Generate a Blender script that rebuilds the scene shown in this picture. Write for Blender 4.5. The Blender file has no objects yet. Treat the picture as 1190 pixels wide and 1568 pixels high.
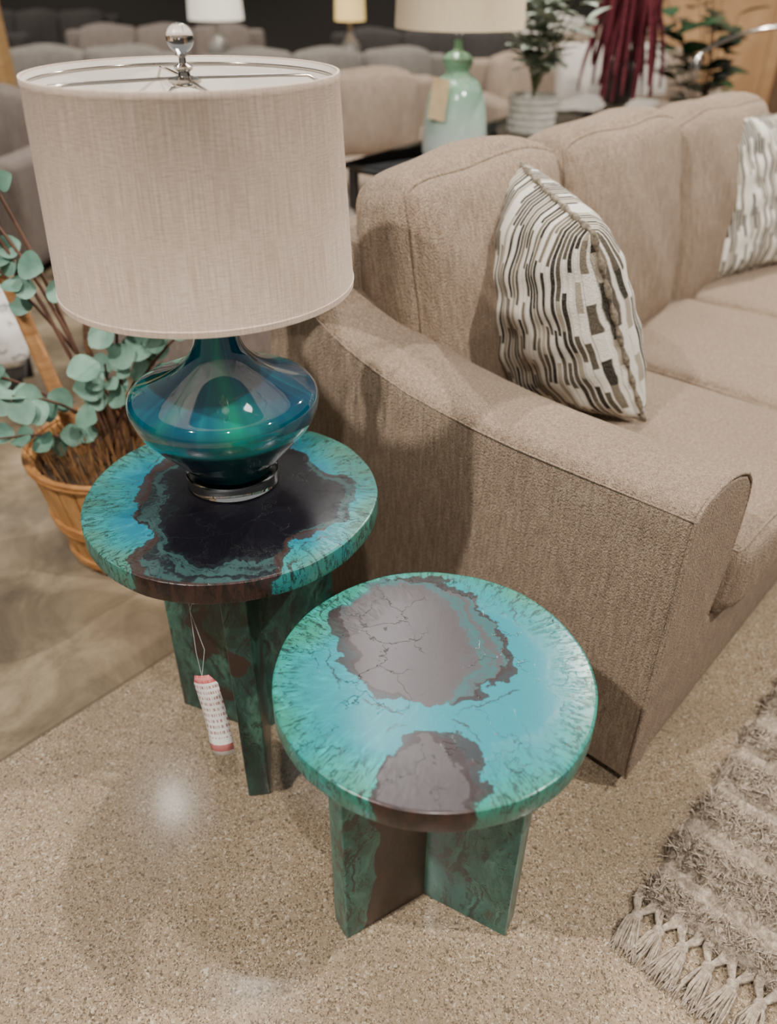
import bpy, bmesh, math, random
import numpy as np
from mathutils import Vector, Matrix
random.seed(7); rng=np.random.default_rng(7)
scn=bpy.context.scene
COL=scn.collection

def c(r,g,b,a=1):
    f=lambda v:(v/255/12.92) if v/255<=.04045 else ((v/255+.055)/1.055)**2.4
    return (f(r),f(g),f(b),a)
def cs_(r,g,b,k=1.3,g_=1.0):
    x=c(r,g,b); l=.21*x[0]+.72*x[1]+.07*x[2]
    return tuple(min(1,max(.002,(l+(v-l)*k)*g_)) for v in x[:3])+(1,)

# ---------------------------------------------------------------- node helper
class NT:
    def __init__(s,name):
        s.m=bpy.data.materials.new(name); s.m.use_nodes=True
        s.t=s.m.node_tree; s.n=s.t.nodes; s.l=s.t.links
        s.b=s.n['Principled BSDF']
    def new(s,k): return s.n.new(k)
    def link(s,a,b): s.l.new(a,b)
    def put(s,inp,v):
        if v is None: return
        if isinstance(v,bpy.types.NodeSocket): s.l.new(v,inp)
        else: inp.default_value=v
    def math(s,op,a,b=None,cc=None,clamp=False):
        n=s.new('ShaderNodeMath'); n.operation=op; n.use_clamp=clamp
        s.put(n.inputs[0],a); s.put(n.inputs[1],b); s.put(n.inputs[2],cc); return n.outputs[0]
    def vm(s,op,a,b=None,sc=None):
        n=s.new('ShaderNodeVectorMath'); n.operation=op
        s.put(n.inputs[0],a); s.put(n.inputs[1],b)
        if sc is not None: s.put(n.inputs['Scale'],sc)
        return n.outputs['Value'] if op in('LENGTH','DOT_PRODUCT','DISTANCE') else n.outputs[0]
    def mix(s,f,a,b,bt='MIX'):
        n=s.new('ShaderNodeMix'); n.data_type='RGBA'; n.blend_type=bt; n.clamp_factor=True
        s.put(n.inputs[0],f); s.put(n.inputs[6],a); s.put(n.inputs[7],b); return n.outputs[2]
    def noise(s,v,scale,detail=3,rough=.5,dist=0):
        n=s.new('ShaderNodeTexNoise'); s.put(n.inputs['Vector'],v); s.put(n.inputs['Scale'],scale)
        n.inputs['Detail'].default_value=detail; n.inputs['Roughness'].default_value=rough
        n.inputs['Distortion'].default_value=dist; return n.outputs[0],n.outputs[1]
    def vor(s,v,scale,feat='F1'):
        n=s.new('ShaderNodeTexVoronoi'); n.feature=feat; s.put(n.inputs['Vector'],v); s.put(n.inputs['Scale'],scale)
        return n.outputs
    def ramp(s,f,stops,interp='LINEAR'):
        n=s.new('ShaderNodeValToRGB'); n.color_ramp.interpolation=interp
        e=n.color_ramp.elements
        while len(e)<len(stops): e.new(.5)
        for i,(p,col) in enumerate(stops):
            e[i].position=p
        for i,(p,col) in enumerate(stops):
            e[i].color=col if not isinstance(col,(int,float)) else (col,col,col,1)
        s.put(n.inputs[0],f); return n.outputs[0]
    def sst(s,v,a,b):
        n=s.new('ShaderNodeMapRange'); n.interpolation_type='SMOOTHSTEP'
        s.put(n.inputs[0],v); n.inputs[1].default_value=a; n.inputs[2].default_value=b; return n.outputs[0]
    def inv(s,v): return s.math('SUBTRACT',1,v)
    def mul(s,*a):
        r=a[0]
        for b in a[1:]: r=s.math('MULTIPLY',r,b)
        return r
    def band(s,v,a,b,w):
        return s.mul(s.sst(v,a-w,a+w),s.inv(s.sst(v,b-w,b+w)))
    def obj(s):
        return s.new('ShaderNodeTexCoord').outputs['Object']
    def pos(s):
        return s.new('ShaderNodeNewGeometry').outputs['Position']
    def sep(s,v):
        n=s.new('ShaderNodeSeparateXYZ'); s.put(n.inputs[0],v); return n.outputs
    def comb(s,x,y,z):
        n=s.new('ShaderNodeCombineXYZ'); s.put(n.inputs[0],x); s.put(n.inputs[1],y); s.put(n.inputs[2],z); return n.outputs[0]
    def mapping(s,v,sc=(1,1,1),rot=(0,0,0),loc=(0,0,0)):
        n=s.new('ShaderNodeMapping'); s.put(n.inputs[0],v); n.inputs['Scale'].default_value=sc
        n.inputs['Rotation'].default_value=rot; n.inputs['Location'].default_value=loc; return n.outputs[0]
    def bump(s,h,strength=.3,dist=.01):
        n=s.new('ShaderNodeBump'); n.inputs['Strength'].default_value=strength; n.inputs['Distance'].default_value=dist
        s.put(n.inputs['Height'],h); s.link(n.outputs[0],s.b.inputs['Normal'])
    def out(s,col=None,rough=None,**k):
        s.put(s.b.inputs['Base Color'],col); s.put(s.b.inputs['Roughness'],rough)
        for a,v in k.items(): s.put(s.b.inputs[a.replace('_',' ')],v)
        return s.m

def fabric(name,base,dark,light,sc=1.0,nub=1.0):
    m=NT(name); o=m.obj()
    f1,_=m.noise(m.mapping(o,(130*sc,130*sc,16*sc)),1,5,.7)
    v=m.vor(m.mapping(o,(1,1,.55)),330*sc)
    f2,_=m.noise(o,300*sc,3,.7)
    f3,_=m.noise(o,4*sc,3,.5)
    col=m.ramp(f1,[(.28,dark),(.5,base),(.72,light)])
    col=m.mix(m.mul(m.sst(f2,.42,.62),.45),col,light)
    col=m.mix(m.mul(m.sst(v['Distance'],.35,.8),.42),col,dark)
    col=m.mix(m.mul(m.sst(f3,.35,.7),.15),col,dark)
    h=m.math('ADD',m.math('SUBTRACT',m.mul(f2,1.2),v['Distance']),m.mul(f1,.6))
    m.bump(h,.9*nub,.006)
    return m.out(col,.95,Sheen_Weight=.08,Specular_IOR_Level=.15)

def plain(name,col,rough=.5,metal=0,var=.08,scale=20,**k):
    m=NT(name); f,_=m.noise(m.obj(),scale,3)
    d=tuple(x*(1-var*2) for x in col[:3])+(1,); l=tuple(min(1,x*(1+var*2)) for x in col[:3])+(1,)
    return m.out(m.ramp(f,[(.3,d),(.7,l)]),rough,Metallic=metal,**k)

# ---------------------------------------------------------------- mesh helpers
def add(name,verts,faces,mat=None,parent=None,smooth=True,loc=None,rot=None):
    me=bpy.data.meshes.new(name); me.from_pydata([tuple(v) for v in verts],[],[tuple(f) for f in faces]); me.update()
    if smooth: me.polygons.foreach_set('use_smooth',[True]*len(me.polygons))
    o=bpy.data.objects.new(name,me); COL.objects.link(o)
    if mat: me.materials.append(mat)
    if parent: o.parent=parent
    if loc is not None: o.location=loc
    if rot is not None: o.rotation_euler=rot
    return o
def empty(name,loc=(0,0,0),rz=0):
    e=bpy.data.objects.new(name,None); COL.objects.link(e); e.location=loc; e.rotation_euler=(0,0,rz); e.empty_display_size=.1
    return e
def lathe(name,prof,mat,parent=None,loc=None,seg=96,sharp=35):
    V=[];F=[]
    for r,z in prof:
        for i in range(seg):
            a=2*math.pi*i/seg; V.append((max(r,1e-5)*math.cos(a),max(r,1e-5)*math.sin(a),z))
    for k in range(len(prof)-1):
        for i in range(seg):
            j=(i+1)%seg; F.append((k*seg+i,k*seg+j,(k+1)*seg+j,(k+1)*seg+i))
    o=add(name,V,F,mat,parent,True,loc)
    bm=bmesh.new(); bm.from_mesh(o.data); bmesh.ops.remove_doubles(bm,verts=bm.verts,dist=1e-4)
    bmesh.ops.recalc_face_normals(bm,faces=bm.faces)
    for e in bm.edges:
        if len(e.link_faces)==2 and e.calc_face_angle(0)>math.radians(sharp): e.smooth=False
    bm.to_mesh(o.data); bm.free(); return o
def smoothprof(pts,n=8):
    P=[Vector((a,b)) for a,b in pts]; out=[]
    for i in range(len(P)-1):
        p0=P[max(i-1,0)];p1=P[i];p2=P[i+1];p3=P[min(i+2,len(P)-1)]
        for k in range(n):
            t=k/n
            q=.5*((2*p1)+(-p0+p2)*t+(2*p0-5*p1+4*p2-p3)*t*t+(-p0+3*p1-3*p2+p3)*t**3)
            out.append((q.x,q.y))
    out.append(tuple(P[-1])); return out
def boxgrid(hx,hy,hz,r,n=10):
    def ax(h):
        r_=min(r,h*.98)
        e=[0,.25,.55,1.0]
        a=[-h+r_*t for t in e]; mid=list(np.linspace(-h+r_,h-r_,n+1))[1:-1]
        return a+mid+[-x for x in a[::-1]]
    X,Y,Z=ax(hx),ax(hy),ax(hz)
    V=[];F=[];idx={}
    def vid(p):
        k=(round(p[0],6),round(p[1],6),round(p[2],6))
        if k not in idx: idx[k]=len(V); V.append(p)
        return idx[k]
    def face(A,B,f,flip):
        for i in range(len(A)-1):
            for j in range(len(B)-1):
                q=[vid(f(A[i],B[j])),vid(f(A[i+1],B[j])),vid(f(A[i+1],B[j+1])),vid(f(A[i],B[j+1]))]
                F.append(q[::-1] if flip else q)
    face(X,Y,lambda a,b:(a,b,Z[-1]),False); face(X,Y,lambda a,b:(a,b,Z[0]),True)
    face(X,Z,lambda a,b:(a,Y[0],b),False); face(X,Z,lambda a,b:(a,Y[-1],b),True)
    face(Y,Z,lambda a,b:(X[-1],a,b),False); face(Y,Z,lambda a,b:(X[0],a,b),True)
    return np.array(V,float),F
def pufft(P,h,r,bulge,wob=0,seed=0):
    h=np.array(h); n=P/h
    inner=np.clip(P,-(h-r),h-r); q=P-inner; L=np.linalg.norm(q,axis=1,keepdims=True); L[L==0]=1
    out=inner+q/L*r
    w=np.clip(1-n**2,0,1)
    for k in range(3):
        o=[i for i in range(3) if i!=k]
        out[:,k]+=np.sign(n[:,k])*np.abs(n[:,k])**3*bulge[k]*(w[:,o[0]]**.6)*(w[:,o[1]]**.6)
    if wob:
        s=seed*1.7
        out[:,1]+=wob*np.sin(out[:,0]*11+s)*np.cos(out[:,2]*9+s*2)+wob*.5*np.sin(out[:,0]*27+out[:,2]*17+s)
        out[:,2]+=wob*np.sin(out[:,0]*13+s*3+out[:,1]*7)
        out[:,0]+=wob*.7*np.sin(out[:,2]*12+s+out[:,1]*10)
    return out
def tube(name,paths,rad,mat,parent=None,loc=None,rot=None,cyc=False,res=2):
    cu=bpy.data.curves.new(name,'CURVE'); cu.dimensions='3D'; cu.bevel_depth=rad; cu.bevel_resolution=res
    for p in paths:
        sp=cu.splines.new('POLY'); sp.points.add(len(p)-1)
        for i,q in enumerate(p):
            sp.points[i].co=(q[0],q[1],q[2],1)
            if len(q)>3: sp.points[i].radius=q[3]
        sp.use_cyclic_u=cyc; sp.use_smooth=True
    if mat: cu.materials.append(mat)
    o=bpy.data.objects.new(name,cu); COL.objects.link(o)
    if parent:o.parent=parent
    if loc is not None:o.location=loc
    if rot is not None:o.rotation_euler=rot
    return o
def puff(name,size,center,rot,r,bulge,mat,parent,pipe=None,n=10,wob=.003,seed=0,pipemat=None,piper=.005,taper=0):
    hx,hy,hz=[s/2 for s in size]
    V,F=boxgrid(hx,hy,hz,r,n)
    def tp(W):
        if taper:
            k=1-taper*np.clip(W[:,2]/hz,-1,1)
            W[:,1]*=k
            W[:,2]-=np.where(W[:,2]>0,1,0)*.030*(np.abs(W[:,0])/hx)**3*np.clip(W[:,2]/hz,0,1)
        return W
    W=tp(pufft(V,(hx,hy,hz),r,bulge,wob,seed))
    o=add(name,W,F,mat,parent,True,center,rot)
    if pipe:
        paths=[]
        for axis,sgn in pipe:
            hs=[hx,hy,hz]; o2=[i for i in range(3) if i!=axis]
            pts=[]; N=26
            a,b=hs[o2[0]],hs[o2[1]]
            seq=[(-a+2*a*t/N,-b) for t in range(N)]+[(a,-b+2*b*t/N) for t in range(N)]+[(a-2*a*t/N,b) for t in range(N)]+[(-a,b-2*b*t/N) for t in range(N)]
            for u,v in seq:
                p=[0,0,0]; p[o2[0]]=u;p[o2[1]]=v;p[axis]=sgn*hs[axis]
                pts.append(p)
            W2=tp(pufft(np.array(pts),(hx,hy,hz),r,bulge,wob,seed))
            paths.append([tuple(x) for x in W2])
        tube(name+'_piping',paths,piper,pipemat or mat,parent,center,rot,True)
    return o
def rbox(name,lo,hi,r,mat,parent,n=3,rot=None):
    lo=np.array(lo,float);hi=np.array(hi,float);ce=(lo+hi)/2;h=(hi-lo)/2
    V,F=boxgrid(*h,r,n); W=pufft(V,h,r,(0,0,0))
    return add(name,W,F,mat,parent,True,tuple(ce),rot)

# ---------------------------------------------------------------- camera
f_px=1356.; p=.6059; roll=.0077; H=1.609
Fv=Vector((0,math.cos(p),-math.sin(p)));R=Vector((1,0,0));U=Vector((0,math.sin(p),math.cos(p)))
R2=math.cos(roll)*R+math.sin(roll)*U;U2=-math.sin(roll)*R+math.cos(roll)*U
cd=bpy.data.cameras.new('camera'); cam=bpy.data.objects.new('camera',cd); COL.objects.link(cam)
cam.matrix_world=Matrix(((R2.x,U2.x,-Fv.x,0),(R2.y,U2.y,-Fv.y,0),(R2.z,U2.z,-Fv.z,H),(0,0,0,1)))
cd.sensor_fit='VERTICAL'; cd.sensor_height=36; cd.lens=f_px/1739*36
cd.clip_start=.05; cd.clip_end=100
cd.dof.use_dof=True; cd.dof.focus_distance=1.5; cd.dof.aperture_fstop=1.8
scn.camera=cam

# ---------------------------------------------------------------- floor / walls
def m_floor():
    m=NT('floor_terrazzo'); P=m.pos(); s=m.sep(P)
    uu=m.math('ADD',m.mul(s[0],-.746),m.mul(s[1],.666))
    mask=m.sst(uu,1.525,1.535)
    seam=m.band(uu,1.525,1.536,.003)
    v=m.vor(P,190)
    rnd=m.sep(v['Color'])[0]
    chips=m.ramp(rnd,[(0,c(40,36,34)),(.10,c(96,84,72)),(.24,c(144,125,103)),(.45,c(163,143,119)),(.7,c(176,157,133)),(.91,c(212,199,178))],'CONSTANT')
    v2=m.vor(m.mapping(P,loc=(3,5,1)),400)
    rn2=m.sep(v2['Color'])[1]
    spk=m.ramp(rn2,[(0,c(42,37,34)),(.13,c(120,103,86)),(.34,c(158,138,113)),(.75,c(176,157,132)),(.93,c(218,206,184))],'CONSTANT')
    n,_=m.noise(P,60,3)
    col=m.mix(m.sst(n,.40,.50),chips,spk)
    col=m.mix(.30,col,c(158,138,112))
    big,_=m.noise(P,2.2,4,.6)
    col=m.mix(m.mul(m.sst(big,.35,.7),.42),col,c(112,98,81),'MIX')
    s1,_=m.noise(P,3.2,7,.65,.6)
    s2,_=m.noise(P,140,3,.6)
    con=m.ramp(s1,[(.3,c(88,78,64)),(.48,c(122,108,88)),(.62,c(148,132,108)),(.8,c(172,160,142))])
    con=m.mix(m.mul(m.sst(s2,.55,.75),.35),con,c(76,68,58))
    col=m.mix(mask,col,con)
    col=m.mix(m.mul(seam,.6),col,c(84,74,62))
    r,_=m.noise(P,9,4)
    m.bump(m.noise(P,22,3)[0],.02,.004)
    return m.out(col,m.math('ADD',m.mul(r,.10),.11),Specular_IOR_Level=.5)
add('floor',[(-14,-3,0),(14,-3,0),(14,17,0),(-14,17,0)],[(0,1,2,3)],m_floor(),smooth=False)
mw=plain('wall_paint_dark',c(60,56,52),.8)
add('wall_back',[(-14,16.9,0),(14,16.9,0),(14,16.9,5),(-14,16.9,5)],[(0,1,2,3)],mw,smooth=False)
add('wall_left',[(-13.9,-3,0),(-13.9,17,0),(-13.9,17,5),(-13.9,-3,5)],[(0,1,2,3)],mw,smooth=False)
add('wall_right',[(13.9,-3,0),(13.9,17,0),(13.9,17,5),(13.9,-3,5)],[(3,2,1,0)],mw,smooth=False)

# ---------------------------------------------------------------- petrified-stone tables
def m_table(name,R_,blobs,cores,inner,mid,outer,core,coreline,lightc,ringc,seed):
    m=NT(name); o=m.obj(); o2=m.mapping(o,loc=(seed,seed*.7,0))
    _,nc=m.noise(o2,7.5,5,.58)
    dis=m.vm('SCALE',m.vm('SUBTRACT',nc,(.5,.5,.5)),sc=.62*R_)
    _,nf=m.noise(o2,26,3,.6)
    dis=m.vm('ADD',dis,m.vm('SCALE',m.vm('SUBTRACT',nf,(.5,.5,.5)),sc=.10*R_))
    s=m.sep(m.vm('SCALE',m.vm('ADD',o,dis),sc=1/R_))
    flat=m.comb(s[0],s[1],0)
    def field(bl):
        F=None
        for (cx,cy,sx,sy) in bl:
            q=m.vm('MULTIPLY',m.vm('SUBTRACT',flat,(cx,cy,0)),(1/sx,1/sy,1))
            d=m.mul(m.math('SUBTRACT',m.vm('LENGTH',q),1),(sx+sy)/2)
            F=d if F is None else m.math('MINIMUM',F,d)
        return F
    F=field(blobs); G=field(cores)
    so=m.sep(o)
    xy=m.comb(so[0],so[1],0); rr=m.math('DIVIDE',m.vm('LENGTH',xy),R_)
    dirv=m.vm('NORMALIZE',xy)
    st=m.vm('ADD',m.vm('SCALE',dirv,sc=9.0),m.comb(0,0,m.math('ADD',m.mul(rr,3.0),m.mul(so[2],9))))
    sn,_=m.noise(st,2.2,6,.68,.5)
    big,_=m.noise(o2,7,3)
    rw=m.math('ADD',rr,m.mul(m.math('SUBTRACT',big,.5),.7))
    col=m.ramp(rw,[(.15,inner),(.66,inner),(.82,mid),(.99,outer)])
    fine,_=m.noise(st,7,6,.75)
    col=m.mix(m.mul(m.sst(sn,.48,.74),m.inv(m.sst(so[0],-.12,.06)),.5),col,lightc)
    col=m.mix(m.mul(m.sst(fine,.5,.7),.30),col,tuple(x*.45 for x in mid[:3])+(1,))
    dk,_=m.noise(m.vm('ADD',st,(7,3,1)),3.6,9,.82,.9)
    msk=m.mul(m.sst(dk,.51,.555),m.sst(rw,.62,.90))
    col=m.mix(m.mul(msk,.85),col,c(28,38,34))
    rg,_=m.noise(m.comb(m.mul(G,30),m.mul(sn,.8),0),1.5,3,.7)
    col=m.mix(m.mul(m.sst(rg,.56,.66),.30),col,tuple(x*.5 for x in mid[:3])+(1,))
    vo=m.vor(m.vm('ADD',m.vm('SCALE',o,sc=9/R_*.27),m.vm('SCALE',nf,sc=.6)),1.3,'DISTANCE_TO_EDGE')
    crack=m.inv(m.sst(vo['Distance'],.0,.012))
    crack=m.mul(crack,m.sst(m.noise(o2,9,2)[0],.40,.50))
    rn,_=m.noise(m.comb(m.mul(G,22),m.mul(sn,1.2),big),1.0,3,.6)
    rings=m.sst(rn,.44,.60)
    zone=m.mix(m.mul(rings,.9),ringc,core)
    core2=m.mix(m.mul(m.sst(sn,.4,.7),.35),core,tuple(x*.6 for x in core[:3])+(1,))
    core2=m.mix(m.mul(m.sst(fine,.55,.7),.20),core2,ringc)
    zone=m.mix(m.inv(m.sst(G,-.03,.03)),zone,core2)
    col=m.mix(m.inv(m.sst(F,-.005,.005)),col,zone)
    wv,_=m.noise(o2,6,2); wd=m.mul(m.sst(wv,.40,.60),.058)
    ln=m.inv(m.sst(m.math('SUBTRACT',m.math('ABSOLUTE',F),wd),-.006,.006))
    col=m.mix(m.mul(ln,m.math('GREATER_THAN',wd,.003),.92),col,coreline)
    brk=m.sst(m.noise(o2,12,2)[0],.5,.56)
    col=m.mix(m.mul(m.band(F,.115,.13,.006),brk,.85),col,coreline)
    col=m.mix(m.mul(crack,.85),col,c(24,26,26))
    below=m.mul(m.inv(m.sst(F,-.01,.01)),m.sst(rr,.975,.99))
    col=m.mix(m.mul(below,.95),col,m.mix(m.sst(sn,.4,.6),c(58,33,28),c(28,18,18)))
    m.bump(m.math('SUBTRACT',m.mul(sn,.15),m.math('ADD',crack,m.mul(msk,.4))),.3,.0015)
    return m.out(col,m.math('ADD',.22,m.mul(big,.12)),Specular_IOR_Level=.42,Coat_Weight=.04,Coat_Roughness=.12)
def m_leg(name,seed,g1,g2,g3,brown,amt,bx=None):
    m=NT(name); o0=m.obj(); o=m.mapping(o0,loc=(seed,seed*2,seed))
    _,nd=m.noise(o,7,4); od=m.vm('ADD',o,m.vm('SCALE',nd,sc=.12))
    a,_=m.noise(m.mapping(od,(16,16,3.5)),1.5,6,.7)
    col=m.ramp(a,[(.3,g1),(.5,g2),(.68,g3)])
    d,_=m.noise(m.mapping(od,(30,30,6)),1.3,9,.82,1.)
    col=m.mix(m.mul(m.sst(d,.52,.57),.85),col,c(24,32,30))
    b,_=m.noise(od,4.2,3)
    bs,_=m.noise(m.mapping(od,(22,22,3)),1.0,5,.7)
    col=m.mix(m.mul(m.sst(bs,.57,.62),.7),col,brown)
    if bx:
        x=m.math('ADD',m.sep(o0)[0],m.mul(m.math('SUBTRACT',b,.5),.22))
        bc=m.mix(m.sst(d,.42,.6),brown,tuple(v*.4 for v in brown[:3])+(1,))
        col=m.mix(m.inv(m.sst(x,bx,bx+.004)),col,bc)
    else:
        col=m.mix(m.sst(b,amt,amt+.02),col,brown)
    m.bump(a,.15,.002)
    return m.out(col,.28)
def stone_table(loc,R_,z,fins,rho,mt,mls,seed):
    e=empty('petrified_wood_end_table',loc)
    T=.047
    prof=[(0,z-T),(R_*.9,z-T),(R_-.005,z-T),(R_-.001,z-T+.002),(R_,z-T+.005),(R_,z-.005),(R_-.0008,z-.002),(R_-.003,z-.0004),(R_-.006,z),(R_*.6,z),(R_*.3,z),(0,z)]
    o=lathe('top',prof,mt,e,seg=160)
    for v in o.data.vertices:
        a=math.atan2(v.co.y,v.co.x); r=math.hypot(v.co.x,v.co.y)
        k=1+ (.004*math.sin(3*a+seed)+.003*math.sin(7*a+seed*2)+.0012*math.sin(19*a+seed))*(r/R_)**2
        v.co.x*=k; v.co.y*=k
    w=.052
    for i,a in enumerate(fins):
        h=z-T
        V,F=boxgrid(rho*R_/2,w/2,h/2,.004,4)
        W=pufft(V,(rho*R_/2,w/2,h/2),.004,(0,0,0)); W[:,0]+=rho*R_/2; W[:,2]+=h/2
        add('leg_%d'%(i+1),W,F,mls[i],e,True,(0,0,0),(0,0,a))
    return e
D=2*math.pi/3
mtA=m_table('jade_stone_table_a',.2976,[(.10,-.02,.71,.67),(.02,-.66,.44,.48)],[(.12,-.02,.57,.55),(.1,-.3,.44,.48),(.12,.35,.40,.33)],
    cs_(26,104,124,1.2),cs_(46,122,128,1.15),cs_(64,116,102,1.05),c(15,13,20),c(50,34,31),cs_(84,160,168,1.2),cs_(44,70,70,1),2.3)
mtB=m_table('jade_stone_table_b',.27,[(-.05,.33,.57,.56),(-.07,-.90,.25,.38)],[(-.16,.28,.43,.52),(-.20,-.10,.22,.22),(-.07,-.90,.29,.42)],
    cs_(4,116,126,1.5),cs_(18,124,128,1.4),cs_(56,124,108,1.15),c(70,64,67),c(40,27,28),cs_(70,180,184,1.4),cs_(46,84,86,1.1),5.1)
mlA=[m_leg('jade_stone_leg_a%d'%k,1.3+k,cs_(22,48,46,1.1),cs_(38,74,68,1.1),cs_(80,122,106,1.1),c(50,36,32),.62) for k in range(3)]
mlB=[m_leg('jade_stone_leg_b0',4.1,cs_(34,80,74,1.1),cs_(56,108,100,1.1),cs_(96,146,132,1.1),c(58,33,29),.7,.135),
     m_leg('jade_stone_leg_b1',6.1,cs_(34,80,74,1.1),cs_(56,108,100,1.1),cs_(96,146,132,1.1),c(56,34,30),.72),
     m_leg('jade_stone_leg_b2',8.1,cs_(30,72,66,1.1),cs_(48,98,88,1.1),cs_(80,130,116,1.1),c(56,34,30),.62)]
stone_table((-.3221,1.371,0),.2976,.7069,[2.7396,2.7396+D,2.7396+2*D],.73,mtA,mlA,1)
stone_table((.0786,.948,0),.27,.6245,[3.6895,3.6895+D,3.6895+2*D],.73,mtB,mlB,4)

# price tag hanging on the tall table
def m_tag():
    m=NT('price_tag_paper'); s=m.sep(m.obj())
    row=m.math('FRACT',m.mul(s[2],70))
    cell,_=m.noise(m.comb(m.mul(s[0],260),0,m.math('FLOOR',m.mul(s[2],70))),1,2)
    t=m.mul(m.math('GREATER_THAN',row,.5),m.math('GREATER_THAN',cell,.5),m.math('GREATER_THAN',s[2],-.06))
    col=m.mix(m.mul(t,.75),c(238,236,230),c(150,40,45))
    red=m.math('MAXIMUM',m.math('GREATER_THAN',s[2],.078),m.mul(m.math('LESS_THAN',s[2],-.075),m.math('GREATER_THAN',s[2],-.09)))
    col=m.mix(m.mul(red,.8),col,c(190,50,55))
    return m.out(col,.6)
tg=empty('price_tag',(-.362,1.115,.320),math.radians(-6))
V=[];F=[]
for i in range(5):
    for j in range(9):
        x=-.026+.052*i/4; z=-.098+.196*j/8
        if j==8 and i in(0,4): x*=.6
        V.append((x,.006*math.sin(j*.5)+.008*(x/.023)**2,z))
for i in range(4):
    for j in range(8):
        a=i*9+j; F.append((a,a+9,a+10,a+1))
o=add('paper',V,F,m_tag(),tg,True,(0,0,0),(math.radians(-14),math.radians(-10),0))
md=o.modifiers.new('s','SOLIDIFY'); md.thickness=.0008
tube('string',[[(-.016,.022,.090),(-.018,.02,.16),(-.02,.03,.26),(0,.06,.340)],[(-.016,.022,.090),(.0,.02,.17),(-.02,.03,.26),(-.03,.06,.340)]],.0008,plain('clear_string',c(190,200,200),.3),tg)

# ---------------------------------------------------------------- table lamp
LX,LY=-.3266,1.4221
def m_glaze():
    m=NT('teal_ceramic_glaze'); o=m.obj(); s=m.sep(o)
    dirv=m.vm('NORMALIZE',m.comb(s[0],s[1],0))
    v=m.vm('ADD',m.vm('SCALE',dirv,sc=1.1),m.comb(0,0,m.mul(s[2],4)))
    a,_=m.noise(v,1.3,3,.5,.2)
    col=m.ramp(a,[(.32,cs_(4,42,62)),(.46,cs_(6,66,80)),(.56,cs_(12,84,84)),(.66,cs_(40,106,90)),(.8,cs_(8,62,76))])
    st,_=m.noise(m.vm('ADD',m.vm('SCALE',dirv,sc=12),m.comb(0,0,m.mul(s[2],3))),1.2,3)
    col=m.mix(m.mul(m.sst(st,.5,.75),.14),col,cs_(40,136,146))
    wv,_=m.noise(m.comb(m.mul(a,2),0,m.mul(s[2],60)),1.5,3)
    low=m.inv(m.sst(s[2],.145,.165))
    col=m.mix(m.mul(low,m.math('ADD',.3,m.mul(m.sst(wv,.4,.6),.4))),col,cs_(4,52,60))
    col=m.mix(m.mul(m.band(s[2],.150,.160,.006),.5),col,cs_(70,150,150))
    return m.out(col,.04,Specular_IOR_Level=.6,Coat_Weight=.8,Coat_Roughness=.02)
def m_linen(name,base,light):
    m=NT(name); o=m.obj(); s=m.sep(o)
    ang=m.math('ARCTAN2',s[1],s[0])
    a,_=m.noise(m.comb(m.mul(ang,70),m.mul(s[2],7),0),1.3,6,.75)
    b,_=m.noise(m.comb(m.mul(ang,10),m.mul(s[2],360),0),1.3,3,.6)
    col=m.mix(m.sst(a,.36,.66),base,light)
    col=m.mix(m.mul(m.sst(b,.45,.65),.42),col,tuple(x*.78 for x in base[:3])+(1,))
    m.bump(m.math('ADD',a,b),.35,.002)
    return m.out(col,.95,Specular_IOR_Level=.15,Sheen_Weight=.05)
chrome=NT('polished_nickel').out(c(190,184,176),.12,Metallic=1.)
def m_glass(name,col=(.95,.98,.98,1),r=.02,ior=1.48):
    return NT(name).out(col,r,Transmission_Weight=1.,IOR=ior)
acry=m_glass('clear_acrylic')
lamp=empty('table_lamp',(LX,LY,.7074))
lathe('acrylic_base',[(0,.0005),(.092,.0005),(.0955,.003),(.0955,.028),(.093,.031),(0,.031)],acry,lamp)
body=[(0.0,.032),(.070,.032),(.084,.036),(.092,.046),(.112,.072),(.138,.102),(.162,.130),(.176,.150),(.1835,.170),(.1865,.188),(.184,.201),(.174,.212),(.153,.222),(.127,.233),(.100,.246),(.077,.261),(.059,.279),(.048,.298),(.041,.322),(.036,.352),(.033,.385),(.031,.41)]
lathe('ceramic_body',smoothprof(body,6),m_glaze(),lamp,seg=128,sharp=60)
lathe('socket',[(0,.408),(.034,.408),(.034,.416),(.02,.418),(.02,.45),(.017,.50),(0,.50)],chrome,lamp,seg=32)
lathe('bulb',smoothprof([(.012,.50),(.018,.52),(.03,.55),(.03,.58),(.018,.605),(0,.61)],4),plain('frosted_bulb',c(235,230,220),.3),lamp,seg=32)
tube('harp',[[(.02*k,0,.42)]+[(k*.06*math.sin(t)**.7 if 0<t<math.pi else 0.0,0,.58-.155*math.cos(t)) for t in np.linspace(.15,math.pi,14)] for k in(1,-1)],.0022,chrome,lamp)
zt,zb=1.463-.7074,1.125-.7074
sh=[(.260,zb),(.261,zb+.010),(.2595,zb+.011),(.2440,zt-.011),(.2450,zt-.010),(.2443,zt),(.2405,zt),(.2405,zt-.010),(.2400,zt-.011),(.2558,zb+.011),(.2560,zb),(.260,zb)]
shade_out=m_linen('linen_shade',c(196,173,153),c(226,206,188))
lathe('shade',sh,shade_out,lamp,seg=128,sharp=50)
lathe('shade_liner',[(.2395,zt-.002),(.2548,zb+.002)],NT('shade_liner').out(c(232,224,216),.8),lamp,seg=96)
hubz=1.453-.7074
arms=[]
for k in range(4):
    a=math.radians(24+90*k)
    arms.append([(.012*math.cos(a),.012*math.sin(a),hubz),(.15*math.cos(a),.15*math.sin(a),hubz-.002),(.205*math.cos(a),.205*math.sin(a),hubz-.004),(.2405*math.cos(a),.2405*math.sin(a),hubz-.022)])
tube('spider_arms',arms,.0026,chrome,lamp)
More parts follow.
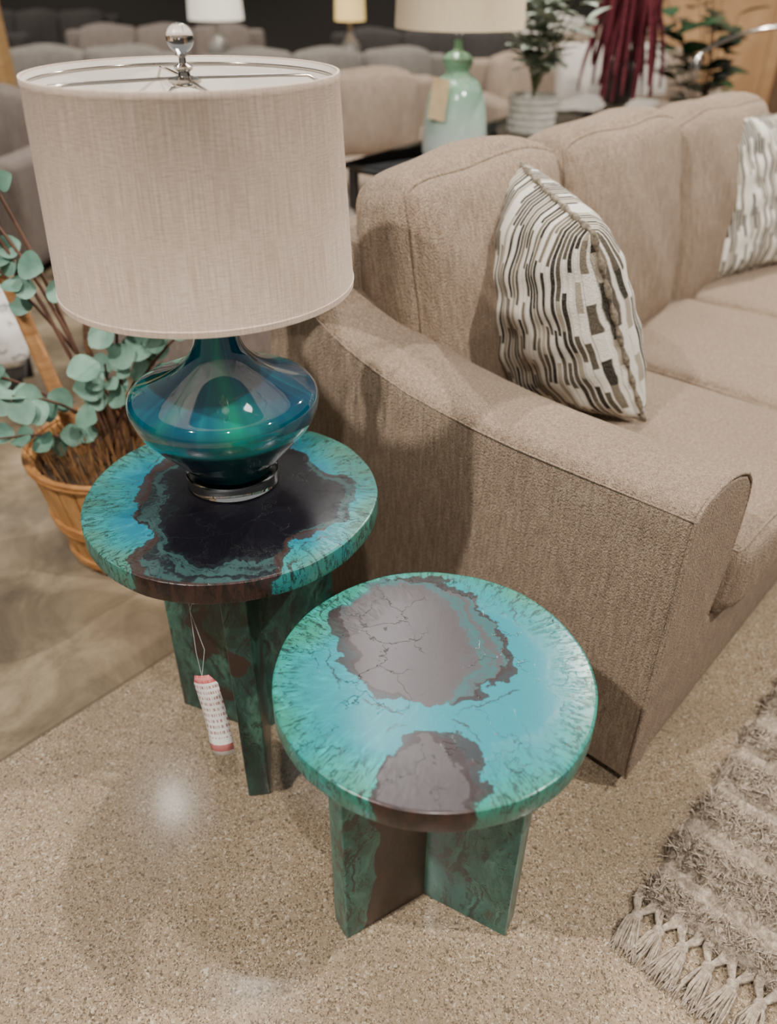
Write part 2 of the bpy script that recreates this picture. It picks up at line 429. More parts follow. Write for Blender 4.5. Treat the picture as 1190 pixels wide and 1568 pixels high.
tube('rim_ring',[[(.239*math.cos(t),.239*math.sin(t),zt-.012) for t in np.linspace(0,2*math.pi,64,endpoint=False)]],.002,chrome,lamp,cyc=True)
lathe('hub',[(0,hubz-.012),(.016,hubz-.012),(.026,hubz-.006),(.026,hubz-.001),(.01,hubz+.003),(.009,hubz+.008),(.015,hubz+.012),(.015,hubz+.016),(.006,hubz+.020),(.0055,hubz+.028),(.011,hubz+.031),(.008,hubz+.034),(0,hubz+.034)],chrome,lamp,seg=40,sharp=60)
bz=1.507-.7074
lathe('crystal_finial',[(.021*math.sin(t)+1e-5,bz-.021*math.cos(t)) for t in np.linspace(0.0,math.pi,25)],m_glass('crystal',(1,1,1,1),.0,1.5),lamp,seg=48,sharp=80)

# ---------------------------------------------------------------- main sofa
fab=fabric('taupe_chenille',c(170,146,123),c(120,101,85),c(206,184,160))
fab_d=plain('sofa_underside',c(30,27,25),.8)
SA=math.radians(48.24)
sofa=empty('sofa',(.56,1.18,0),SA)
L=2.75
ust=np.array([0,.004,.015,.04,.1,.2,.3,.4,.5,.6,.7,.8,.88,.94,1.0,1.06,1.12,1.17])
zs=np.interp(ust,[0,.38,.55,.7,.8,.91,.98,1.08,1.17],[.775,.774,.783,.802,.826,.862,.897,.96,1.0])
sec=[(.004,.035),(.0,.10),(0,.25),(0,.45),(0,.62),(.0,'s-.06'),(0,'s-.015'),(.003,'s-.004'),(.012,'s+.008'),(.03,'s+.017'),(.06,'s+.025'),(.10,'s+.028'),(.15,'s+.024'),(.20,'s+.010'),(.25,'s-.012'),(.285,'s-.045'),(.300,'s-.09'),(.305,.60),(.29,.48),(.26,.36),(.19,.22),(.12,.12),(.07,.035)]
def arm(name,mirror=False,x0=0):
    V=[];F=[];K=len(sec)
    for u,z in zip(ust,zs):
        inset={0:.012,.004:.004}.get(round(float(u),4),0)
        cx,cz=.15,.45
        for (a,b) in sec:
            zz=z+float(b[1:]) if isinstance(b,str) else b
            aa=a
            if inset:
                d=math.hypot(aa-cx,zz-cz); aa+=(cx-aa)/d*inset; zz+=(cz-zz)/d*inset
            wv=.003*math.sin(u*9+zz*6) if a<.02 and u>.02 else 0
            V.append(((x0-aa-wv) if mirror else (x0+aa+wv),u,zz))
    n=len(ust)
    for i in range(n-1):
        for k in range(K):
            j=(k+1)%K; q=(i*K+k,i*K+j,(i+1)*K+j,(i+1)*K+k); F.append(q if mirror else q[::-1])
    o=add(name,V,F,fab,sofa)
    bm=bmesh.new(); bm.from_mesh(o.data); bm.verts.ensure_lookup_table()
    f=bm.faces.new([bm.verts[k] for k in range(K)]); g=bm.faces.new([bm.verts[(n-1)*K+k] for k in range(K)])
    bmesh.ops.recalc_face_normals(bm,faces=bm.faces)
    bmesh.ops.triangulate(bm,faces=[f,g])
    for e in bm.edges:
        if len(e.link_faces)==2 and e.calc_face_angle(0)>math.radians(50): e.smooth=False
    bm.to_mesh(o.data); bm.free()
    sg=-1 if mirror else 1
    p1=[(x0+sg*(a if a>.002 else -.001),.003,(zs[0]+float(b[1:]) if isinstance(b,str) else b)) for a,b in sec]
    p2=[(x0-sg*.000,u,z-.004) for u,z in zip(ust,zs)]
    tube(name+'_piping',[p1],.0040,fab,sofa)
    tube(name+'_seam',[p2],.0022,fab,sofa)
    return o
arm('arm_left'); arm('arm_right',True,L)
rbox('back_frame',(.004,1.0,.035),(L-.004,1.19,1.05),.04,fab,sofa,n=6)
rbox('base',(.06,.005,.035),(L-.06,1.02,.34),.012,fab,sofa,n=4)
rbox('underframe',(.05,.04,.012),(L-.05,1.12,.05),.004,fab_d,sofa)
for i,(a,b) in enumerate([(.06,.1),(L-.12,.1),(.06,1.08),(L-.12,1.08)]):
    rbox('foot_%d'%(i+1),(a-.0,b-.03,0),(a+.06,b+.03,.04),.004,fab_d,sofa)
sw=[(.295,1.03),(1.03,1.745),(1.745,L-.295)]
for i,(a,b) in enumerate(sw):
    puff('seat_cushion_%d'%(i+1),(b-a-.002,.93,.215),((a+b)/2,.435,.447),(0,0,0),.05,(.006,.02,.030),fab,sofa,pipe=[(2,1),(2,-1)],n=14,wob=.003,seed=i,piper=.0040)
bw=[(.185,.885,.84),(.885,1.625,.838),(1.625,2.43,.814)]
for i,(a,b,zc) in enumerate(bw):
    puff('back_cushion_%d'%(i+1),(b-a+.004,.21,.70),((a+b)/2,.930,zc+.012),(math.radians(-9),0,math.radians([2,0,-1][i])),.060,(.018,.060,.020),fab,sofa,pipe=[(1,-1),(1,1)],n=16,wob=.007,seed=i+5,piper=.0060,taper=.08)

# striped throw pillows (built between their four corners)
def m_pillow():
    m=NT('striped_pillow_weave')
    uv=m.new('ShaderNodeUVMap'); uv.uv_map='UVMap'; s=m.sep(uv.outputs[0]); o=m.obj()
    _,nz=m.noise(o,9,2); sd=m.sep(m.vm('SCALE',m.vm('SUBTRACT',nz,(.5,.5,.5)),sc=.010))
    X=m.mul(m.math('ADD',s[0],sd[0]),74)
    y=m.math('ADD',s[1],sd[1])
    row=m.math('FLOOR',X)
    wn=m.new('ShaderNodeTexWhiteNoise'); wn.noise_dimensions='1D'; m.put(wn.inputs['W'],row)
    yy=m.math('ADD',m.mul(y,12.5),m.mul(wn.outputs[0],7))
    cell=m.math('FLOOR',yy); fy=m.math('FRACT',yy)
    w2=m.new('ShaderNodeTexWhiteNoise'); w2.noise_dimensions='2D'; m.put(w2.inputs['Vector'],m.comb(row,cell,0))
    base=c(230,224,212)
    dash=m.ramp(w2.outputs[0],[(0,c(46,42,37)),(.28,c(84,77,66)),(.46,c(118,109,94)),(.56,c(164,154,136)),(.66,base)],'CONSTANT')
    gap=m.math('FRACT',X)
    inside=m.band(gap,.13,.87,.06)
    col=m.mix(inside,base,dash)
    f,_=m.noise(o,260,3)
    col=m.mix(m.mul(m.sst(f,.4,.7),.18),col,c(176,166,150))
    m.bump(m.math('ADD',m.mul(inside,1.2),f),.7,.005)
    return m.out(col,.95,Specular_IOR_Level=.1)
mp=m_pillow()
mtrim=plain('boucle_trim',c(120,110,94),.95,var=.35,scale=90)
def S2W(v,u,z):
    ca,sa=math.cos(SA),math.sin(SA); return Vector((.56+v*ca-u*sa,1.18+v*sa+u*ca,z))
def pillow(name,tl,tr,bl,br,t,w=.5,h=.55):
    ctr=(tl+tr+bl+br)/4; e=empty(name,ctr)
    nrm=((tr+br)-(tl+bl)).cross((tl+tr)-(bl+br)).normalized()
    N=40;V=[];F=[];UV=[]
    def P(a,b,sg):
        k=((1-abs(a)**2.6)*(1-abs(b)**2.6)); k=max(k,0)**.5
        x=a*(1-.03*(1-b*b)*abs(a)**2); z=b*(1-.03*(1-a*a)*abs(b)**2)
        top=tl.lerp(tr,(x+1)/2); bot=bl.lerp(br,(x+1)/2)
        q=bot.lerp(top,(z+1)/2)-ctr
        wr=.006*math.sin(9*a+5*b)+.005*math.sin(17*b-6*a)
        q=q+nrm*(sg*(t/2*k)+wr*k); return (q.x,q.y,q.z)
    for sg in(1,-1):
        base=len(V)
        for i in range(N+1):
            for j in range(N+1):
                a,b=-1+2*i/N,-1+2*j/N; V.append(P(a,b,sg)); UV.append((a*w/2+(1 if sg<0 else 0),b*h/2))
        for i in range(N):
            for j in range(N):
                q=(base+i*(N+1)+j,base+(i+1)*(N+1)+j,base+(i+1)*(N+1)+j+1,base+i*(N+1)+j+1)
                F.append(q if sg>0 else q[::-1])
    o=add('cover',V,F,mp,e)
    ul=o.data.uv_layers.new(name='UVMap')
    for lp in o.data.loops: ul.data[lp.index].uv=UV[lp.vertex_index]
    path=[P(-1+2*i/N,-1,1) for i in range(N)]+[P(1,-1+2*i/N,1) for i in range(N)]+[P(1-2*i/N,1,1) for i in range(N)]+[P(-1,1-2*i/N,1) for i in range(N)]
    path=[(a,b,cc,1+.4*math.sin(i*1.3)) for i,(a,b,cc) in enumerate(path)]
    tube('edge_trim',[path],.007,mtrim,e,cyc=True)
    return e
pillow('throw_pillow',S2W(.66,.90,1.18),S2W(.39,.50,1.115),S2W(.56,.82,.575),S2W(.62,.39,.60),.32)
pillow('throw_pillow',S2W(1.96,.92,1.14),S2W(2.55,.76,1.11),S2W(1.93,.76,.58),S2W(2.50,.56,.58),.17,.55,.56)

# ---------------------------------------------------------------- rug
def m_rug():
    m=NT('rug_wool'); o=m.obj(); a,_=m.noise(o,90,4,.7); b,_=m.noise(m.mapping(o,(40,3,1)),1,3); s=m.sep(o)
    col=m.ramp(a,[(.3,c(130,116,102)),(.5,c(172,157,140)),(.7,c(214,200,182))])
    col=m.mix(m.mul(m.sst(b,.4,.7),.25),col,c(150,135,118))
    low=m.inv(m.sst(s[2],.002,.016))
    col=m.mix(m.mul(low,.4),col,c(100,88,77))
    m.bump(m.noise(o,400,3)[0],.6,.006)
    return m.out(col,.95,Specular_IOR_Level=.1)
mr=m_rug()
rug=empty('area_rug',(.525,.915,0),SA)
RV,RU=2.6,1.7
nx,ny=430,280
xs=np.linspace(0,RV,nx); ys=np.linspace(0,-RU,ny)
X,Y=np.meshgrid(xs,ys,indexing='ij')
def sm(a,k):
    for _ in range(k): a=(a+np.roll(a,1,0)+np.roll(a,-1,0)+np.roll(a,1,1)+np.roll(a,-1,1))/5
    return a
n1=sm(rng.normal(size=X.shape),1); n2=sm(rng.normal(size=X.shape),8)*2.5; n3=sm(rng.normal(size=X.shape),40)*8
ph=(X+.010*n3)/.135+.15; fr=ph%1
shag=np.clip(np.minimum(fr,.64-fr)/.09,0,1)
Z=.012+.025*shag*(.8+.25*n1+.35*n2)+(1-shag)*(.004*np.sin(X*2*math.pi/.024)+.003*n1)
Z+=.005*n2
ed=np.minimum.reduce([X,RV-X,-Y,RU+Y]); Z*=np.clip(ed/.012,.25,1); Z=np.maximum(Z,.002)
V=np.stack([X+.004*n1*shag,Y+.010*n3*np.clip(1-(-Y)/.15,0,1),Z],-1).reshape(-1,3)
I=np.arange(nx*ny).reshape(nx,ny)
F=np.stack([I[:-1,:-1],I[:-1,1:],I[1:,1:],I[1:,:-1]],-1).reshape(-1,4).tolist()
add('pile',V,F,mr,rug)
fx,fy,fs=X.ravel(),Y.ravel(),shag.ravel(); cand=np.where((fs>.25)&(fx<1.7)&(fy>-1.2))[0]
M=65000; pick=rng.choice(cand,M)
bp=V[pick]+np.stack([rng.uniform(-.004,.004,M),rng.uniform(-.004,.004,M),np.full(M,-.003)],-1)
an=rng.uniform(0,2*math.pi,M); wdt=rng.uniform(.0012,.0026,M); hh=rng.uniform(.008,.022,M); lean=rng.normal(0,.012,(M,2))
sx=np.stack([np.cos(an)*wdt,np.sin(an)*wdt,0*an],-1)
tip=bp+np.stack([lean[:,0],lean[:,1],hh],-1); mid_=bp+np.stack([lean[:,0]*.3,lean[:,1]*.3,hh*.6],-1)
VV=np.stack([bp-sx,bp+sx,mid_+sx*.9,tip+sx*.3,tip-sx*.3,mid_-sx*.9],1).reshape(-1,3)
b6=np.arange(M)*6
FF=np.concatenate([np.stack([b6,b6+1,b6+2,b6+5],-1),np.stack([b6+5,b6+2,b6+3,b6+4],-1)]).tolist()
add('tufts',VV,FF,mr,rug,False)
paths=[];kn=[];fine=[]
y=-.02
while y>-RU+.02:
    for sgn in(-1,1):
        for off in(0,.005,.010):
            paths.append([(.014,y+sgn*(.012+off),.014,1.9),(-.010,y+sgn*(.011+off),.014,1.9),(-.026,y+sgn*(.006+off*.5),.015,1.8),(-.040,y,.012,1.6)])
    kn.append((-.044,y,.013))
    L0=.075+random.random()*.03
    cy_=random.uniform(-.016,.016)
    for k in range(38):
        a=random.uniform(-1,1); q=random.random()
        fine.append([(-.042,y+a*.004,.013,1.2),(-.062,y+a*.014,.010+q*.012,1.2),(-.044-L0*.6,y+a*.021+cy_*.5+random.uniform(-.004,.004),.006+q*.012,1.1),(-.044-L0*random.uniform(.8,1.08),y+cy_+a*.026+random.uniform(-.008,.008),.003+q*.003,.6)])
    y-=.050+random.uniform(-.004,.004)
tube('fringe_net',paths,.0028,mr,rug,res=1)
tube('fringe',fine,.0021,mr,rug,res=1)
V=[];F=[]
for (a,b,h) in kn:
    base=len(V)
    for i in range(7):
        for j in range(10):
            th=math.pi*i/6; phi=2*math.pi*j/10
            V.append((a+.014*math.cos(th),b+.013*math.sin(th)*math.cos(phi),h+.011*math.sin(th)*math.sin(phi)))
    for i in range(6):
        for j in range(10):
            F.append((base+i*10+j,base+i*10+(j+1)%10,base+(i+1)*10+(j+1)%10,base+(i+1)*10+j))
add('knots',V,F,mr,rug)

# ---------------------------------------------------------------- basket + eucalyptus
def m_wood(name,a,b,sc=(3,3,30),rough=.55):
    m=NT(name); f,_=m.noise(m.mapping(m.obj(),sc),1.5,5,.6,.5); return m.out(m.ramp(f,[(.3,a),(.7,b)]),rough)
mb=m_wood('bamboo_slats',c(156,104,54),c(206,156,98),(25,25,2))
mbd=m_wood('bamboo_hoop',c(146,94,48),c(192,138,80),(8,8,20))
def leafmesh(name,leaves,mat,parent,roundness=1.0):
    V=[];F=[]
    for (pos,dirv,nrm,ln,wd) in leaves:
        d=Vector(dirv).normalized(); n=Vector(nrm); s=d.cross(n).normalized(); n=s.cross(d).normalized()
        base=len(V); K=7
        for i in range(K+1):
            t=i/K
            w=wd*math.sin(math.pi*min(max(t,.02),.985)**roundness)**.62
            pc=Vector(pos)+d*ln*t-n*(.15*ln*t*t)
            V+= [pc+s*w+n*.2*w, pc, pc-s*w+n*.2*w]
        for i in range(K):
            a=base+3*i; F+= [(a,a+1,a+4,a+3),(a+1,a+2,a+5,a+4)]
    return add(name,V,F,mat,parent)
def m_leaf(name,a,b,rough=.55,sc=9):
    m=NT(name); f,_=m.noise(m.obj(),sc,3,.6); return m.out(m.ramp(f,[(.3,a),(.7,b)]),rough,Specular_IOR_Level=.3)
BX,BY=-.83,2.13
pl=empty('potted_eucalyptus',(BX,BY,0))
ns=26; V=[];F=[]
def brad(z): return .18+.085*(z/.40)**.8 if z>0 else .18
for k in range(ns):
    a0=2*math.pi*k/ns; da=2*math.pi/ns*.46
    base=len(V)
    for z in(0.01,.1,.2,.3,.385):
        r=brad(z)
        for (aa,rr) in((a0-da,r),(a0,r+.006),(a0+da,r),(a0+da,r-.01),(a0-da,r-.01)):
            V.append((rr*math.cos(aa),rr*math.sin(aa),z))
    for i in range(4):
        for j in range(5):
            F.append((base+5*i+j,base+5*i+(j+1)%5,base+5*(i+1)+(j+1)%5,base+5*(i+1)+j))
    F.append(tuple(base+20+j for j in range(5)))
add('basket_slats',V,F,mb,pl,False)
lathe('basket_liner',[(0,.02),(brad(.02)-.008,.02),(brad(.2)-.012,.2),(brad(.36)-.012,.36)],plain('basket_liner',c(96,62,34),.8),pl,seg=48)
hoops=[[( (brad(z)+.006)*math.cos(t),(brad(z)+.006)*math.sin(t),z) for t in np.linspace(0,2*math.pi,64,endpoint=False)] for z in(.045,.06,.17,.185,.2,.375,.39)]
tube('basket_hoops',hoops,.0085,mbd,pl,cyc=True)
lathe('soil',[(0,.33),(.23,.33)],plain('moss_soil',c(60,46,30),.95),pl,seg=40)
pa=[]
for k in range(300):
    a=random.random()*6.28;r=.22*math.sqrt(random.random()); x=r*math.cos(a);y_=r*math.sin(a)
    pa.append([(x,y_,.32),(x*1.12+random.uniform(-.02,.02),y_*1.12+random.uniform(-.02,.02),.40+random.random()*.07)])
tube('dry_bristles',pa,.0015,plain('dry_straw',c(150,110,68),.8),pl,res=0)
stems=[];leaves=[]
targets=[(-.34,.05,1.38),(-.42,.0,1.30),(-.30,.0,1.18),(-.42,.02,1.08),(.12,-.08,.86),(.40,.0,.84),(-.42,-.15,.72),(-.18,-.20,.64),(-.24,-.22,.52),(.04,-.08,.68),(.30,.1,.80)]
for (x,y_,z) in targets:
    a=Vector((random.uniform(-.06,.06),random.uniform(-.05,.05),.34)); b=Vector((x,y_,z)); mid=Vector((x*.3,y_*.25,.34+(z-.34)*.75))
    pts=[]
    for t in np.linspace(0,1,9):
        t=float(t); q=(1-t)**2*a+2*t*(1-t)*mid+t*t*b; pts.append((q.x,q.y,q.z,1.5-.9*t))
        if t>.42:
            for s_ in(-1,1):
                if s_==1 and random.random()<.3: continue
                dr=Vector((s_*random.uniform(.3,1),random.uniform(-1,.4),random.uniform(-.6,.5))).normalized()
                nn=Vector((random.uniform(-.6,.6),-.8+random.uniform(-.5,.4),.6))
                s=.074*random.uniform(.65,1.2)
                leaves.append((q+dr*.014,dr,nn,s,s*.48))
    stems.append(pts)
tube('stems',stems,.0046,plain('eucalyptus_stem',c(88,58,42),.7),pl)
leafmesh('leaves',leaves,m_leaf('eucalyptus_leaf',c(66,106,90),c(126,162,142)),pl)
tube('support_stake',[[(-.13,.04,.3),(-.22,.05,.8),(-.30,.05,1.25)]],.022,m_wood('stake_wood',c(160,110,66),c(204,154,104)),pl)
tube('trunk',[[(.02,-.02,.3,1.3),(.0,-.02,.5,1.1),(-.03,0,.7,.9),(.0,0,.9,.6)]],.011,m_wood('trunk_bark',c(70,46,34),c(110,78,56)),pl)

# ---------------------------------------------------------------- background sofas
def bg_sofa(loc,rz,Lb=2.3,mat=None,n=3,d=.95,hb=.95):
    e=empty('sofa',(loc[0],loc[1],0),math.radians(rz))
    rbox('base',(.02,.03,.05),(Lb-.02,d,.32),.03,mat,e)
    rbox('back',(.03,d-.18,.05),(Lb-.03,d+.02,hb-.06),.05,mat,e,n=5)
    for k,x in enumerate((0,Lb-.2)):
        puff('arm_%d'%(k+1),(.2,d,.60),(x+.1,d/2,.35),(0,0,0),.05,(.012,.01,.01),mat,e,n=5)
    w=(Lb-.4)/n
    for k in range(n):
        puff('seat_%d'%(k+1),(w-.004,d-.2,.2),(.2+w*(k+.5),(d-.2)/2-.01,.42),(0,0,0),.045,(.0,.015,.022),mat,e,n=5,seed=k)
        puff('cushion_%d'%(k+1),(w+.004,.2,.52),(.2+w*(k+.5),d-.24,hb-.27),(math.radians(-10),0,math.radians([2,-1,2][k%3])),.055,(.008,.055,.022),mat,e,n=7,seed=k+3,wob=.008,taper=.10)
    for k,(a,b) in enumerate([(.08,.08),(Lb-.08,.08),(.08,d-.08),(Lb-.08,d-.08)]):
        rbox('foot_%d'%(k+1),(a-.03,b-.03,0),(a+.03,b+.03,.06),.004,fab_d,e)
    return e
f_t=fabric('bg_taupe',c(154,136,119),c(124,109,95),c(182,163,145),.5,.5)
f_g=fabric('bg_gray',c(122,115,107),c(96,90,84),c(144,136,128),.5,.5)
f_m=fabric('bg_mauve',c(122,110,102),c(100,90,84),c(150,138,129),.5,.5)
f_d=fabric('bg_dark',c(62,58,56),c(46,43,42),c(80,76,72),.5,.5)
f_w=fabric('bg_cream',c(214,206,196),c(194,186,176),c(232,226,218),.5,.5)
bg_sofa((-1.75,4.75),14,2.35,f_t,hb=1.02)
bg_sofa((-1.22,3.30),10,1.15,f_m,n=2,hb=.86)
bg_sofa((.85,7.15),16,2.4,f_t)
bg_sofa((-4.3,5.0),-6,2.2,f_m)
bg_sofa((-4.3,7.4),4,2.5,f_g); bg_sofa((-1.6,7.3),9,2.3,f_g)
bg_sofa((-6.6,9.6),0,2.5,f_d); bg_sofa((-3.8,10.2),8,2.4,f_m); bg_sofa((-.8,10.0),-4,2.4,f_d); bg_sofa((2.0,10.4),5,2.4,f_t)
for k,(x,m_) in enumerate([(-6.5,f_d),(.6,f_w),(4.2,f_t)]): bg_sofa((x,13.3+.3*(k%2)),0,2.4,m_)
def m_floral():
    m=NT('floral_upholstery'); f,_=m.noise(m.obj(),16,3,.6,1.5)
    return m.out(m.mix(m.sst(f,.52,.58),c(222,218,212),c(140,138,138)),.9)
mf=m_floral()
be=empty('upholstered_bench',(-2.30,2.62,0),math.radians(20))
puff('cushion',(.95,.62,.2),(.45,.3,.36),(0,0,0),.06,(.01,.01,.03),mf,be,n=6)
rbox('rail',(0,.02,.2),(.9,.58,.28),.02,f_d,be)
for k,(a,b) in enumerate([(.05,.06),(.85,.06),(.05,.54),(.85,.54)]): rbox('leg_%d'%(k+1),(a-.025,b-.025,0),(a+.025,b+.025,.22),.004,fab_d,be)

# ---------------------------------------------------------------- console with lamp + plants
ca=math.radians(56)
cs=empty('glass_console_table',(.29,4.02,0),ca)
dk=plain('dark_bronze_metal',c(66,62,58),.35,metal=.6)
gl=m_glass('console_glass',(.86,.94,.92,1),.02)
rbox('glass_top',(-.42,-.34,.828),(2.4,.34,.85),.003,gl,cs)
rbox('lower_shelf',(-.38,-.3,.25),(2.36,.3,.268),.003,gl,cs)
for k,(a,b) in enumerate([(-.38,-.3),(-.38,.3),(.98,-.3),(.98,.3),(2.34,-.3),(2.34,.3)]):
    rbox('leg_%d'%(k+1),(a-.018,b-.018,0),(a+.018,b+.018,.828),.003,dk,cs)
for k,b in enumerate((-.3,.3)):
    rbox('rail_%d'%(k+1),(-.38,b-.012,.808),(2.34,b+.012,.827),.003,dk,cs)
rbox('end_rail',(-.392,-.3,.808),(-.368,.3,.827),.003,dk,cs)
def m_gglass():
    m=NT('green_seeded_glass'); o=m.obj(); s=m.sep(o); f,_=m.noise(o,22,5,.7)
    z=m.math('ADD',s[2],m.mul(m.math('SUBTRACT',f,.5),.10))
    col=m.ramp(z,[(.06,c(180,190,184)),(.18,c(158,184,170)),(.28,c(132,176,150)),(.42,c(116,166,132))])
    return m.out(m.mix(m.mul(m.sst(f,.5,.7),.4),col,c(214,222,216)),.12,Specular_IOR_Level=.6,Coat_Weight=.5)
gla=empty('table_lamp',(.29,4.02,.852))
lathe('glass_body',smoothprof([(0,0),(.12,0),(.143,.012),(.147,.05),(.143,.14),(.128,.24),(.10,.305),(.062,.335),(.052,.35),(.066,.375),(.066,.40),(.045,.42),(.022,.43),(.018,.47)],5),m_gglass(),gla,seg=64,sharp=70)
shm=m_linen('cream_shade',c(230,208,170),c(242,226,194))
lathe('shade',[(.278,.515),(.264,.86),(.260,.86),(.274,.515),(.278,.515)],shm,gla,seg=64)
tube('stem',[[(0,0,.45),(0,0,.85)],[(-.262,0,.85),(.262,0,.85)],[(0,-.262,.85),(0,.262,.85)]],.006,chrome,gla)
add('hang_tag',[(-.13,-.12,.18),(-.06,-.16,.17),(-.04,-.15,.33),(-.11,-.11,.34)],[(0,1,2,3)],plain('kraft_tag',c(205,180,140),.8),gla,False)
pp=empty('potted_lambs_ear',(.74,4.66,.852))
mpot=plain('white_ribbed_ceramic',c(208,204,196),.5)
prof=[(0,0),(.10,0),(.118,.01)]+[(.122+.003*math.sin(k*1.6)+.008*k/20,.01+.17*k/20) for k in range(21)]+[(.122,.182),(.115,.15),(0,.15)]
lathe('pot',prof,mpot,pp,seg=64,sharp=80)
def bush(parent,n_st,spread,z0,z1,lsize,lw,mat,stemmat,seed,up=.5,nl=9,rd=1.0,cx=0,cy=0):
    random.seed(seed); st=[];lv=[]
    for k in range(n_st):
        a=random.random()*6.28; r=spread*math.sqrt(random.random()); z=z0+(z1-z0)*random.uniform(.5,1)
        b=Vector((cx+r*math.cos(a),cy+r*math.sin(a),z)); pts=[]
        for i in range(9):
            t=i/8; q=Vector((b.x*t**1.6,b.y*t**1.6,z0+(z-z0)*t)); pts.append((q.x,q.y,q.z,1.3-.7*t))
            if t>.25:
                for _ in range(max(1,nl//4)):
                    aa=random.random()*6.28; dr=Vector((math.cos(aa),math.sin(aa),random.uniform(-.2,1)*up+.1))
                    s=lsize*random.uniform(.7,1.15); lv.append((q,dr,Vector((random.uniform(-.3,.3),random.uniform(-.3,.3),1)),s,s*lw))
        st.append(pts)
    tube('stems',st,.004,stemmat,parent,res=1); leafmesh('leaves',lv,mat,parent,rd)
stm=plain('stem_green',c(96,104,72),.7)
bush(pp,15,.24,.15,.75,.13,.27,m_leaf('silver_sage_leaf',c(140,154,136),c(198,206,190),.8,14),stm,3)
rp=empty('weeping_red_amaranth',(1.44,5.72,.853))
lathe('vase',smoothprof([(0,0),(.07,0),(.10,.06),(.09,.18),(.05,.26),(.06,.30),(.05,.30),(0,.28)],4),plain('dark_vase',c(60,50,48),.3),rp,seg=40,sharp=80)
pa=[];random.seed(5)
for k in range(42):
    a=random.random()*6.28; r=random.uniform(.06,.26); top=random.uniform(.7,1.0); bot=random.uniform(.0,.30)
    pts=[(0,0,.28,.5),(r*.4*math.cos(a),r*.4*math.sin(a),top,.6)]
    for i in range(14):
        t=i/13; rr=r*(.55+.45*t)+.02*math.sin(5*t+k); z=top-(top-bot)*t
        pts.append((rr*math.cos(a),rr*math.sin(a),z,.7+1.0*math.sin(math.pi*t)+.7*random.random()))
    pa.append(pts)
tube('tassels',pa,.007,m_leaf('burgundy_blooms',c(66,22,32),c(124,48,58),.8,60),rp,res=1)
mg=empty('potted_magnolia',(2.35,6.6,0))
lathe('pot',[(0,0),(.16,0),(.2,.4),(.19,.4),(.18,.36),(0,.36)],m_wood('woven_pot',c(120,84,50),c(160,118,78)),mg,seg=48)
bush(mg,14,.42,.36,1.85,.22,.36,m_leaf('magnolia_leaf',c(26,50,34),c(60,94,62),.35,8),plain('bark',c(80,60,44),.8),9,nl=6,cx=-.30,cy=0)
wp=m_wood('oak_panel',c(172,128,86),c(212,170,124),(1.5,8,1.2),.6)
wpn=empty('wood_partition',(2.55,8.9,0),math.radians(-8))
for k in range(5):
    rbox('board_%d'%(k+1),(k*.52,0,0),(k*.52+.515,.06,2.4),.006,wp,wpn)
rbox('frame_post',(1.15,-.1,0),(1.30,0,2.4),.01,m_wood('dark_post',c(96,74,54),c(124,98,74)),wpn)
al=empty('arc_floor_lamp',(3.6,6.1,0))
lathe('base',[(0,0),(.16,0),(.16,.03),(0,.04)],dk,al,seg=40)
tube('arc',[[(0,0,.03),(0,0,1.0)]+[(-.8+.8*math.cos(t),0,1.0+.28*math.sin(t)) for t in np.linspace(0,2.85,22)]],.012,chrome,al)
lathe('shade',[(.012,.05),(.035,.02),(.04,-.03),(.036,-.03),(.01,.045)],chrome,al,loc=(-1.565,0,1.04),seg=32)
for k,(x,y_) in enumerate([(-2.75,6.3),(-5.3,9.2)]):
    e=empty('wood_column',(x,y_,0)); rbox('post',(-.09,-.09,0),(.09,.09,3),.01,m_wood('column_wood%d'%k,c(168,128,80),c(196,156,104)),e); rbox('plinth',(-.12,-.12,0),(.12,.12,.1),.01,wp,e)
for k,(x,y_,rz) in enumerate([(1.62,7.66,16),(2.12,7.80,20)]):
    e=empty('accent_pillow',(x,y_,.82),math.radians(rz))
    puff('cover',(.48,.16,.46),(0,0,0),(math.radians(-18),0,0),.05,(.0,.05,.0),f_w,e,n=7,wob=.004,seed=k)
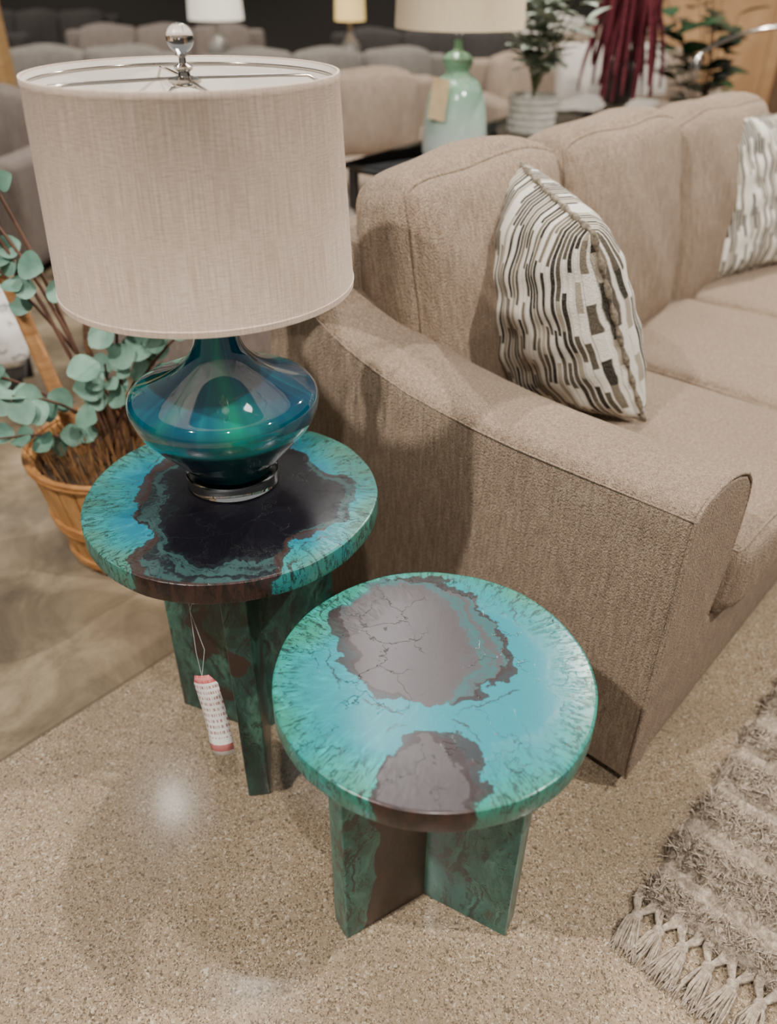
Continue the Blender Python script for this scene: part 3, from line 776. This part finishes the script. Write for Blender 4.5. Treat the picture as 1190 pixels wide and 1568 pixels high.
for k,(x,y_,col,r) in enumerate([(-1.75,9.3,c(240,232,216),.27),(-.42,9.3,c(250,214,140),.15)]):
    t=empty('side_table',(x,y_,0)); rbox('top',(-.25,-.22,.56),(.25,.22,.6),.006,wp,t)
    for i,(a,b) in enumerate([(-.2,-.18),(.2,-.18),(-.2,.18),(.2,.18)]): rbox('leg_%d'%(i+1),(a-.02,b-.02,0),(a+.02,b+.02,.57),.003,dk,t)
    e=empty('table_lamp',(x,y_,.602))
    lathe('body',smoothprof([(0,0),(.08,0),(.12,.12),(.1,.28),(.03,.38),(.02,.5)],4),plain('lamp_body_%d'%k,c(120,116,110),.3),e,seg=32,sharp=80)
    m=NT('lit_shade_%d'%k); m.b.inputs['Emission Color'].default_value=col; m.b.inputs['Emission Strength'].default_value=.7
    lathe('shade',[(r,.5),(r*.92,.85),(r*.9,.85),(r*.98,.5),(r,.5)],m.out(col,.9),e,seg=40)

# ---------------------------------------------------------------- lights
def spot(name,loc,target,power,size=70,rad=.05,blend=.6,col=(1,.94,.86)):
    l=bpy.data.lights.new(name,'SPOT'); l.energy=power; l.spot_size=math.radians(size); l.spot_blend=blend; l.shadow_soft_size=rad; l.color=col
    o=bpy.data.objects.new(name,l); COL.objects.link(o); o.location=loc
    o.rotation_euler=(Vector(target)-Vector(loc)).to_track_quat('-Z','Y').to_euler(); return o
spot('ceiling_spot_1',(-1.72,3.95,4),(-.3,1.6,.5),20,rad=.03)
spot('ceiling_spot_2',(-.89,2.6,4),(0,1.2,.5),14,rad=.03)
spot('ceiling_spot_3',(-1.9,-.2,4),(0,1.5,.6),620)
spot('ceiling_spot_4',(2.6,.6,4.1),(.9,1.9,.6),640)
spot('ceiling_spot_5',(2.3,4.7,4.1),(.5,1.6,.4),850)
spot('ceiling_spot_6',(.2,-.9,4.1),(0,1.3,.5),320)
for k,(x,y_) in enumerate([(-4,5.5),(0,6),(3.2,5.5),(-5,9.5),(-1,9.5),(3,9.5),(-6,13),(0,13),(5,13)]):
    spot('ceiling_spot_%d'%(k+7),(x,y_-1.,4.4),(x,y_+.5,0),560,100)
al_=bpy.data.lights.new('ceiling_panel','AREA'); al_.shape='RECTANGLE'; al_.size=.6; al_.size_y=3.2; al_.energy=75; al_.color=(1,.97,.93)
ao=bpy.data.objects.new('ceiling_panel_light',al_); COL.objects.link(ao); ao.location=(-.10,4.1,4.0)
w=bpy.data.worlds.new('World'); scn.world=w; w.use_nodes=True
w.node_tree.nodes['Background'].inputs[0].default_value=(1,.965,.93,1); w.node_tree.nodes['Background'].inputs[1].default_value=.25
